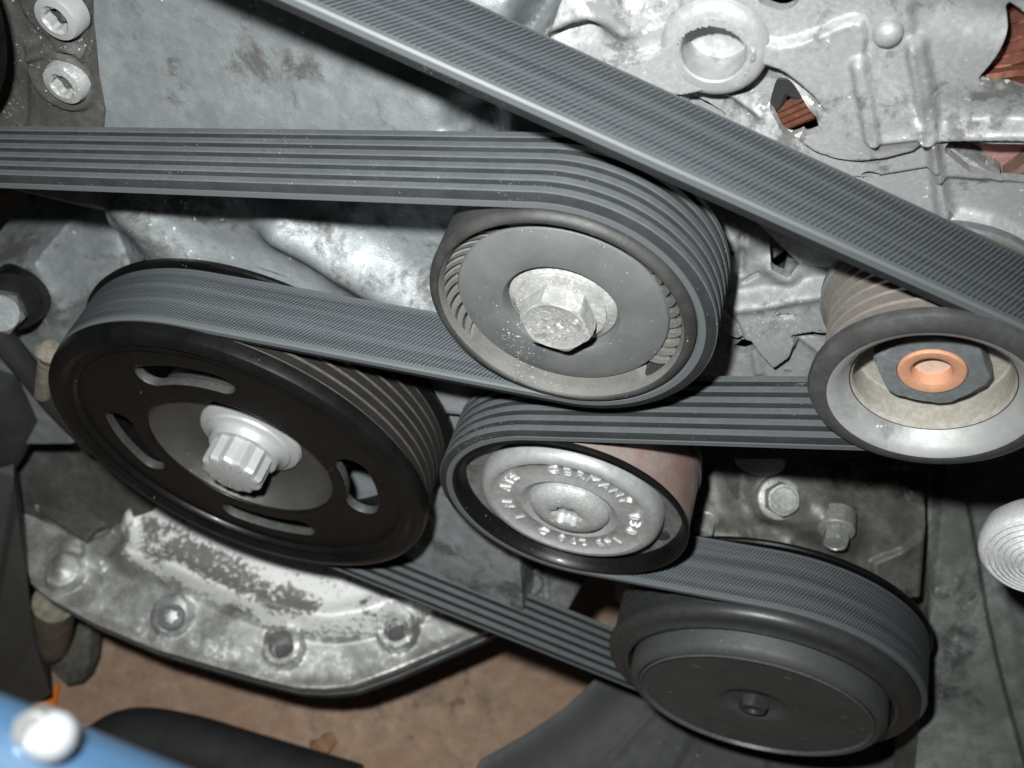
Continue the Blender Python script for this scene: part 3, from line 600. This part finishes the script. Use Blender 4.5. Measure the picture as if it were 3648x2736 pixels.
# ---------------------------------------------------------------- cast bracket between the idler and the alternator pulley
PK = Plane(at(1680, 640, -38), 14)
bk = thing('cast_bracket', 'rough grey cast bracket with jagged gaps beside the ribbed idler', 'bracket', PK.O)
r = Relief(PK, [(1480, 380), (1900, 480), (1900, 900), (1460, 900), (1420, 600)], .5)
tooth = [(1480, 380), (1900, 470), (1860, 640), (1794, 706), (1759, 702), (1716, 708), (1722, 725), (1708, 755), (1680, 775), (1672, 779), (1650, 755), (1622, 716), (1572, 706), (1540, 700), (1460, 690)]
r.plateau(tooth, 4.5, .7)
r.h += 3.2*sst(-r.sd([(1470, 350), (1900, 430), (1900, 600), (1760, 618), (1680, 632), (1580, 645), (1470, 660)]), -1.5, 4)*-1
r.ridge([(1560, 640), (1605, 640), (1680, 632), (1770, 616)], 2.0, 1.6); r.ridge([(1520, 470), (1560, 490), (1600, 510)], 4, 4); r.ridge([(1605, 500), (1600, 580)], 1.0, -2.0); r.ridge([(1556, 522), (1582, 536)], .45, -1.6); r.ridge([(1608, 602), (1640, 585)], .4, -1.2); r.ridge([(1686, 664), (1714, 664)], .4, -1.4)
r.ridge([(1668, 570), (1690, 588), (1705, 592)], 2.6, 2.8); r.ridge([(1576, 650), (1600, 690), (1608, 715)], .5, -1.5)
r.ridge([(1728, 722), (1790, 770)], 1.2, 1.2); r.ridge([(1630, 745), (1640, 800)], 1.5, 1.5)
r.h += .12*wob(r.u, r.v, 10)
r.hole([(1662, 500), (1664, 540), (1668, 566), (1690, 579), (1705, 586), (1726, 567), (1742, 560), (1735, 500)])
r.hole([(1716, 709), (1740, 704), (1759, 702), (1800, 706), (1800, 730), (1762, 727), (1728, 720)])
r.hole([(1580, 749), (1603, 730), (1618, 727), (1637, 741), (1618, 756), (1608, 760), (1593, 758)])
r.hole([(1685, 801), (1700, 797), (1722, 803), (1705, 807)])
r.h += .5*wob(r.u, r.v, 22)
r.build('bracket_casting', BRK, bk, 3)
V, F = prism(PK.pts([(1650, 500), (1712, 535), (1670, 566), (1640, 560)], -6), -14, -7, .6, PK); mk('inner_web', V, F, BRK, bk)
V, F = prism(PK.pts([(1700, 560), (1760, 555), (1750, 600), (1690, 600)], -6), -12, -6, .6, PK); mk('inner_web', V, F, BRK, bk)
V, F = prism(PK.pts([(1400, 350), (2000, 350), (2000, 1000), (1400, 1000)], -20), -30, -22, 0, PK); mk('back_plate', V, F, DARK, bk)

# ---------------------------------------------------------------- compressor body
PCM = Plane(at(1770, 1215, -37), 44)
co = thing('air_compressor', 'grimy brown grey compressor body with three hex bolts above its pulley', 'compressor', PCM.O)
r = Relief(PCM, [(1460, 960), (2060, 960), (2028, 1080), (2010, 1330), (1900, 1320), (1480, 1300), (1420, 1150)], .7)
q0 = PCM.pts([(1600, 1100), (2020, 1100), (1600, 1000)]); r.h += .5*wob(r.u, r.v, 30)-16*(np.clip(r.u-q0[0][0], 0, 999)/(q0[1][0]-q0[0][0]))**2-4*(np.clip(q0[0][0]-r.u, 0, 999)/20)**2*.5-.02*np.clip(r.v-q0[0][1], 0, 999)**2
r.disc((1686, 1072), 11, 1.5, 2); r.ridge([(1600, 1010), (1598, 1080), (1625, 1130), (1680, 1150)], 5, -5); r.ridge([(1775, 1075), (1800, 1110), (1812, 1150)], 9, 11); r.ridge([(1700, 1150), (1760, 1120)], 6, 4)
r.ridge([(1830, 1060), (1950, 1060), (2000, 1130)], 5, -3); r.ridge([(1880, 1100), (1930, 1160), (1960, 1200)], 4, 3); r.ridge([(1520, 1040), (1560, 1100), (1600, 1130)], 8, 2.5); r.ridge([(1540, 1150), (1700, 1160), (1760, 1190)], 5, -3)
r.plateau([(1890, 1230), (1935, 1215), (2015, 1180), (2010, 1330), (1900, 1320)], 3, 1); r.plateau([(1975, 1080), (2028, 1075), (2020, 1120), (1990, 1110)], 2, 1)
r.build('compressor_casting', COMP, co, 40)
def hexbolt(p, ax, af, hh, fr, m, parent, name='hex_bolt', rot=0, washer=1.6, up=(0, 1, 0)):
    A = axes(ax, up); h = hexr(af, rot)
    V, F = loft([(fr, -6), (fr, washer*.7), (fr*.93, washer), (af*1.02, washer+.3), (h, washer+.4), (h, washer+hh-.9), (rnd(lambda a: h(a)*.99, af*1.03), washer+hh), (af*.86, washer+hh+.1), (af*.8, washer+hh-.25), (0, washer+hh-.25)], 72, p, ax=A)
    return mk(name, V, F, m, parent, angle=25), p+A[2]*(washer+hh-.2), A
DKZ = mat('dark_zinc_bolt', (.46, .47, .46), .65, .35, (.16, .16, .15), .45, 120, .25, (.7, .7, .68), .0, 900, .1, 900)
hb, ph, hA = hexbolt(PCM.pt(1682, 1076, 1), (.12, .82, .56), 5.4, 6.5, 8, DKZ, co, rot=.3, up=(0, 0, -1))
flat_text('8.8', ph+hA[1]*-3.4, 3.6, DKZ, hb, 0, hA); flat_text('Y', ph+hA[1]*.8-hA[0]*1.2, 2.8, DKZ, hb, 0, hA)
hexbolt(PCM.pt(1807, 1140, 7), (0, .1, 1), 3.9, 5.5, 6.4, DKZ, co); hexbolt(PCM.pt(1524, 1118, 0), (0, .1, 1), 3.4, 7, 5.2, DKZ, co)
V, F = loft([(9, -16), (9, 0), (8.6, .8), (0, .8)], 48, PCM.pt(1644, 975, 4)+np.array([0, 0, 4])); mk('drain_plug', V, F, NUT, co)

# ---------------------------------------------------------------- oil pan
PP = Plane(at(640, 1480, 20), 84)
pn = thing('oil_pan', 'stained aluminium oil pan with flaking white paint below the crank pulley', 'oil pan', PP.O)
ol = [(30, 900), (38, 1000), (45, 1180), (70, 1262), (105, 1292), (200, 1345), (330, 1400), (500, 1450), (590, 1474), (640, 1485), (700, 1488), (760, 1482), (850, 1450), (1000, 1385), (1090, 1345), (1090, 1100), (700, 900), (300, 880)]
r = Relief(PP, ol, .8)
wall = spl([(300, 1085), (262, 1180), (240, 1212), (350, 1240), (450, 1284), (550, 1324), (650, 1352), (725, 1362), (800, 1350), (870, 1325), (960, 1285), (1090, 1240), (1090, 1000), (500, 950)], 3)
r.plateau(wall, 13, 5, 7)
r.ridge([(300, 1215), (360, 1232), (450, 1272), (550, 1312), (650, 1342), (725, 1352), (800, 1338), (870, 1310)], 5, 3.5)
r.plateau([(44, 956), (176, 977), (266, 1047), (260, 1073), (231, 1137), (208, 1143), (184, 1173), (82, 1108), (80, 997)], 7, 1.4)
r.plateau([(266, 1050), (348, 1076), (307, 1137), (278, 1161), (243, 1143), (255, 1090)], 6, 1.6); r.plateau([(184, 1178), (240, 1150), (270, 1190), (220, 1230), (180, 1210)], 3.5, 2); r.ridge([(352, 1080), (310, 1150)], 1.2, 2)
r.disc((145, 1240), 9.5, 5.5, 1.4); r.ridge([(145, 1240), (156, 1180)], 5.5, 3.2)
r.disc((374, 1332), 10, 5.5, .9); r.ridge([(374, 1332), (392, 1300)], 6, 2.4)
for c, q in (((615, 1404), [(592, 1384), (615, 1382), (638, 1386)]), ((860, 1368), [(908, 1310), (884, 1366)])): r.disc(c, 9.6, 7, .8); r.ridge(q, 2.6, 6.5); r.disc(c, 5.2, -10, .6)
r.ridge([(70, 1262), (200, 1345), (500, 1450), (640, 1485), (760, 1482), (1000, 1385)], 3, 1.2)
r.h += .4*wob(r.u, r.v, 40)
wear = .76*sst(-r.sd([(305, 1094), (400, 1120), (700, 1180), (900, 1250), (930, 1300), (900, 1330), (825, 1345), (750, 1352), (690, 1348), (600, 1330), (525, 1298), (450, 1262), (375, 1228), (280, 1206), (290, 1140)], 12), -7, 5)
wear += .95*sst(-r.sd([(312, 1118), (380, 1142), (450, 1178), (500, 1206), (560, 1248), (625, 1275), (690, 1308), (660, 1330), (575, 1322), (520, 1294), (450, 1258), (380, 1228), (322, 1210)], 12), -8, 3)
wear += .22*sst(-r.sd([(250, 1330), (330, 1350), (560, 1390), (700, 1400), (980, 1330), (1000, 1385), (760, 1475), (620, 1470), (330, 1390)]), -10, 10)
# the wear map goes to the mesh as a vertex attribute
pan_o = r.build('pan_casting', PANM, pn, 5)
me = pan_o.data; at_ = me.attributes.new('wear', 'FLOAT', 'POINT')
co_ = np.empty(len(me.vertices)*3); me.vertices.foreach_get('co', co_); co_ = co_.reshape(-1, 3)/S; W3 = np.c_[co_[:, 0], co_[:, 2], -co_[:, 1]]+ORG[pan_o]-PP.O
uu, vv = W3@PP.u, W3@PP.v; gi = np.clip(((uu-r.u[0, 0])/r.res).round().astype(int), 0, r.u.shape[1]-1); gj = np.clip(((vv-r.v[0, 0])/r.res).round().astype(int), 0, r.u.shape[0]-1)
at_.data.foreach_set('value', wear[gj, gi].astype(np.float32))
V, F = prism(PP.pts([(46, 960), (176, 980), (264, 1047), (258, 1073), (231, 1135), (208, 1141), (184, 1171), (84, 1108), (80, 997)], 7), 4, 8, 1, PP); mk('splash_plate', V, F, PLATE, pn)
for d0, d1, off, m in ((5, 7.5, 1.0, DARK), (7.5, 10.5, 2.2, GASK), (10.5, 16, 1.6, DARK)):
    o2 = PP.pts(ol[1:15]); c = o2.mean(0); o3 = c+(o2-c)*(1+off/100); V, F = prism(o3, -d1, -d0, .4, PP); mk('flange_layer', V, F, m, pn)
pan_bolt(PP, 374, 1336, 5, 6.4, pn, NUT, 'pan_bolt')
for x, y in ((615, 1408), (860, 1372)):
    A = np.array([PP.u, PP.v, PP.n]); V, F = loft([(4.6, -6), (4.6, -.6), (4.0, 0), (0, 0)], 36, PP.pt(x, y-4, 0), ax=A); mk('pan_bolt', V, F, SHADE, pn)  # bolts coloured dark so the boss centres look like shaded holes
# lower crankcase lug behind the tensioner
PL = Plane(at(1150, 1240, -30), 40)
lg = thing('crankcase_lug', 'dark grey cast lug with a square socket below the tensioner', 'casting', PL.O)
r = Relief(PL, [(880, 1060), (960, 1000), (1260, 1120), (1265, 1250), (1230, 1310), (1180, 1300), (900, 1240)], .8); r.plateau([(1120, 1225), (1170, 1215), (1180, 1290), (1120, 1280)], 4, 1.5); r.plateau([(1185, 1230), (1260, 1245), (1235, 1320), (1180, 1300)], 3, 2); r.disc((1148, 1258), 5, -4, .7); r.h += .8*wob(r.u, r.v, 25)+.2*wob(r.u, r.v, 8, 1)
r.build('lug_casting', mat('dark_lug', (.12, .125, .125), .3, .5, (.06, .062, .062), .5, 40, .25, bump=.35, bsc=900), lg, 30)

# ---------------------------------------------------------------- left edge: stud, small fitting, hose, mount
st = thing('hex_stud', 'worn silver hexagonal stud in a black collar at the left edge', 'stud', at(10, 660, -30))
V, F = tube([at(70, 612, -46), at(46, 632, -36), at(26, 652, -26)], [11.5, 11.5, 10.5], 28); mk('stud_collar', V, F, BLK, st)
A = axes(at(-10, 690, 0)-at(50, 640, -35)); V, F = loft([(hexr(7), -4), (hexr(7), 9), (6.4, 10.5), (0, 10.5)], 36, at(10, 668, -24), ax=A); mk('hex_end', V, F, NUT, st, angle=25)
ft = thing('small_union', 'small tan ball ended union left of the crank pulley', 'fitting', at(104, 775, -17))
V, F = join(tube([at(92, 850, -17), at(100, 805, -17), at(106, 775, -17)], [3.4, 3.4, 3.8], 18), tube([at(106, 777, -17), at(109, 758, -17), at(111, 744, -18)], [3.4, 5.2, 2.8], 18)); mk('union_body', V, F, TAN, ft)
PM = Plane(at(60, 950, -46), 30)
ls = thing('front_bulkhead', 'dim stained grey panel behind the crank pulley at the left', 'panel', PM.O)
r = Relief(PM, [(-120, 520), (40, 560), (240, 760), (330, 1100), (-120, 1300)], 1.2); r.h += 1.5*wob(r.u, r.v, 30)+.4*wob(r.u, r.v, 10); r.ridge([(-60, 540), (150, 740)], 4, -5); r.build('panel_sheet', mat('dim_panel', (.10, .103, .094), .2, .6, (.05, .05, .045), .5, 35, .25, bump=.3), ls, 15)
hs = thing('coolant_hose', 'thick black rubber hose passing behind the crank pulley', 'hose', at(60, 780, -26)); 
V, F = tube(smooth_path([at(-80, 650, -14), at(0, 728, -15), at(70, 812, -18), at(125, 880, -22), at(200, 960, -30)], 5), 4.6, 20); mk('hose_body', V, F, HOSE, hs)
db = thing('dark_plastic_housing', 'dark plastic housing at the left edge below the hose', 'housing', at(0, 900, -16))
V, F = tube([at(-30, 800, -26), at(0, 870, -24), at(-20, 950, -24), at(-60, 1060, -20)], [13, 17, 16, 12], 24); mk('housing_shell', V, F, HOSE, db)
wl = thing('dark_side_panel', 'near black panel filling the lower left edge beside the pan', 'panel', at(0, 1300, 30)); 
a = [at(-60, 1000, -10), at(30, 1030, -10), at(37, 1105, 0), at(48, 1190, 12), at(60, 1258, 14), at(68, 1330, 16), at(76, 1390, 18), at(110, 1500, 30), at(-60, 1600, 50)]
V = np.array(a+[p+np.array([-25, -10, -30]) for p in a]); n = len(a); F = [tuple(range(n)), tuple(range(n, 2*n))[::-1]]+[(i, (i+1) % n, n+(i+1) % n, n+i) for i in range(n)]; mk('panel_body', V, F, mat('side_panel_grey', (.065, .068, .066), 0, .7, (.09, .09, .084), .5, 25, .25, bump=.3), wl, smooth=False)
em = thing('engine_mount', 'grimy olive rounded block hanging under the left end of the pan', 'mount', at(130, 1380, 8))
V, F = tube(smooth_path([at(118, 1300, 6), at(112, 1370, 6), at(104, 1400, 6)], 5), [11]*5+[11]*5+[8], 24); mk('mount_bush', V, F, TAN, em)
pm = Plane(at(140, 1400, 2), 35); V, F = prism(pm.pts([(85, 1300), (190, 1345), (185, 1440), (172, 1480), (140, 1487), (95, 1440)]), -14, 0, 3, pm); mk('mount_block', V, F, mat('mount_dark', (.17, .165, .14), .1, .7, (.05, .05, .045), .5, 40, .25, bump=.3), em)

# ---------------------------------------------------------------- right edge: frame rail, panel, machined pipe end, undertray
PF = Plane(at(2100, 1200, -72), 46)
fr = thing('subframe_rail', 'long stained grey green metal rail at the lower right', 'rail', PF.O)
r = Relief(PF, [(2000, 960), (2400, 960), (2420, 1760), (1960, 1760), (2003, 1300)], 1.0)
r.plateau([(2040, 900), (2084, 1075), (2112, 1200), (2130, 1330), (2160, 1460), (2225, 1700), (2225, 1800), (1900, 1800), (2000, 1300)], 6, 1.6); r.h += .8*wob(r.u, r.v, 60)+.3*wob(r.u, r.v, 20); r.ridge([(2100, 1200), (2090, 1330), (2120, 1480), (2150, 1700)], 9, -2.5); r.ridge([(2170, 1280), (2180, 1400), (2200, 1500)], 4, 2)
r.build('rail_body', FRAME, fr, 40)
mp = thing('machined_pipe_end', 'bright machined aluminium disc with turning rings at the right edge', 'pipe fitting', at(2212, 1220, -6))
A = axes((-.12, .22, 1)); V, F = loft([(a_*.66, b_*.8) for a_, b_ in [(18, -14), (22.5, -9), (23.2, -4), (22.8, -1.2), (21.6, .2)]+[q for k in range(7) for q in ((21.4-2.2*k, .3+.55*k), (20.4-2.2*k, .9+.55*k), (19.9-2.2*k, .7+.55*k), (19.6-2.2*k, .05+.55*k))]+[(4, 4), (0, 4)]], 140, at(2246, 1206, -6), ax=A); mk('turned_disc', V, F, SHINY, mp)
PU = Plane(at(1500, 1560, -18), 72)
ut = thing('splash_shield', 'dark curved plastic splash shield under the compressor pulley', 'splash shield', PU.O)
r = Relief(PU, [(1000, 1720), (1040, 1640), (1130, 1590), (1220, 1530), (1285, 1470), (1310, 1380), (1700, 1300), (2060, 1290), (2060, 1760), (1000, 1780)], 1.2); r.h += 1.2*wob(r.u, r.v, 60); r.ridge([(1460, 1480), (1300, 1660)], 2, 1.0); r.ridge([(1530, 1560), (1440, 1720)], 3, -1.5); r.ridge([(1650, 1600), (1640, 1720)], 3, 1.5)
r.h += 7*np.exp(-(sdline(r.u, r.v, r.p([(985, 1745), (1040, 1650), (1130, 1597), (1220, 1536), (1290, 1470), (1312, 1380)]))/11)**2)
r.build('shield_sheet', TRAY, ut, 10)

# ---------------------------------------------------------------- floor and what lies on it
FY = -640.
V = np.array([(-1500, FY, -900), (1500, FY, -900), (1500, FY, 900), (-1500, FY, 900)], float); tag(mk('floor', V, [(0, 1, 2, 3)], FLOOR, origin=(0, FY, 0), smooth=False), kind='structure')
fh = thing('floor_hose', 'thick black hose lying across the brown floor', 'hose', aty(420, 1620, FY+10))
V, F = tube(smooth_path([aty(205, 1640, FY+8), aty(280, 1598, FY+16), aty(400, 1612, FY+18), aty(560, 1660, FY+18), aty(760, 1720, FY+18)], 6), 19, 24); mk('hose_body', V, F, HOSE, fh)
lf = thing('dry_leaf', 'small crumpled dry leaf on the brown floor', 'leaf', aty(700, 1615, FY+2))
q = np.array([aty(x, y, FY+2) for x, y in ((668, 1600), (690, 1605), (700, 1590), (722, 1585), (728, 1600), (715, 1625), (690, 1640), (672, 1622))]); q[:, 1] += rng.uniform(0, 8, 8); c = q.mean(0)+[0, 9, 0]; bq = q-[0, 3, 0]
V = np.vstack([q, [c], bq]); F = [(i, (i+1) % 8, 8) for i in range(8)]+[(i, (i+1) % 8, 9+(i+1) % 8, 9+i) for i in range(8)]+[tuple(range(9, 17))[::-1]]; mk('leaf_blade', V, F, LEAF, lf, smooth=False)
ot = thing('orange_strap', 'small bright orange strap end on the floor beside the blue tool', 'strap', aty(95, 1510, FY+3))
q = np.array([aty(x, y, FY+3) for x, y in ((68, 1500), (128, 1478), (118, 1530), (60, 1530))]); V = np.vstack([q, q-[0, 4, 0]]); F = [(0, 1, 2, 3), (7, 6, 5, 4)]+[(i, (i+1) % 4, 4+(i+1) % 4, 4+i) for i in range(4)]; mk('strap_end', V, F, ORNG, ot, smooth=False)
# blue tool close to the camera
def near(x, y, d): return CPOS+ray(x, y)*d
bt = thing('blue_tool', 'out of focus blue tool with chrome ball at the lower left corner', 'tool', near(60, 1620, 125))
a0, a1 = near(-160, 1600, 122), near(420, 1812, 130)
V, F = tube([a0, (a0+a1)/2, a1], 6.6, 40); mk('tool_shaft', V, F, BLUE, bt)
V, F = loft([(0, -2.6), (1.1, -2.4), (1.9, -1.8), (2.4, -1), (2.6, 0), (2.4, 1), (1.9, 1.8), (1.1, 2.4), (0, 2.6)], 40, near(112, 1592, 117)); mk('chrome_ball', V, F, WHITE, bt)
V, F = loft([(2.0, -1.2), (2.0, 1.0), (1.7, 1.3), (0, 1.3)], 32, near(78, 1572, 117), ax=axes(-CF)); mk('ball_shade_disc', V, F, SHADE, bt)  # added dark disc, standing in for the shaded left side of the ball
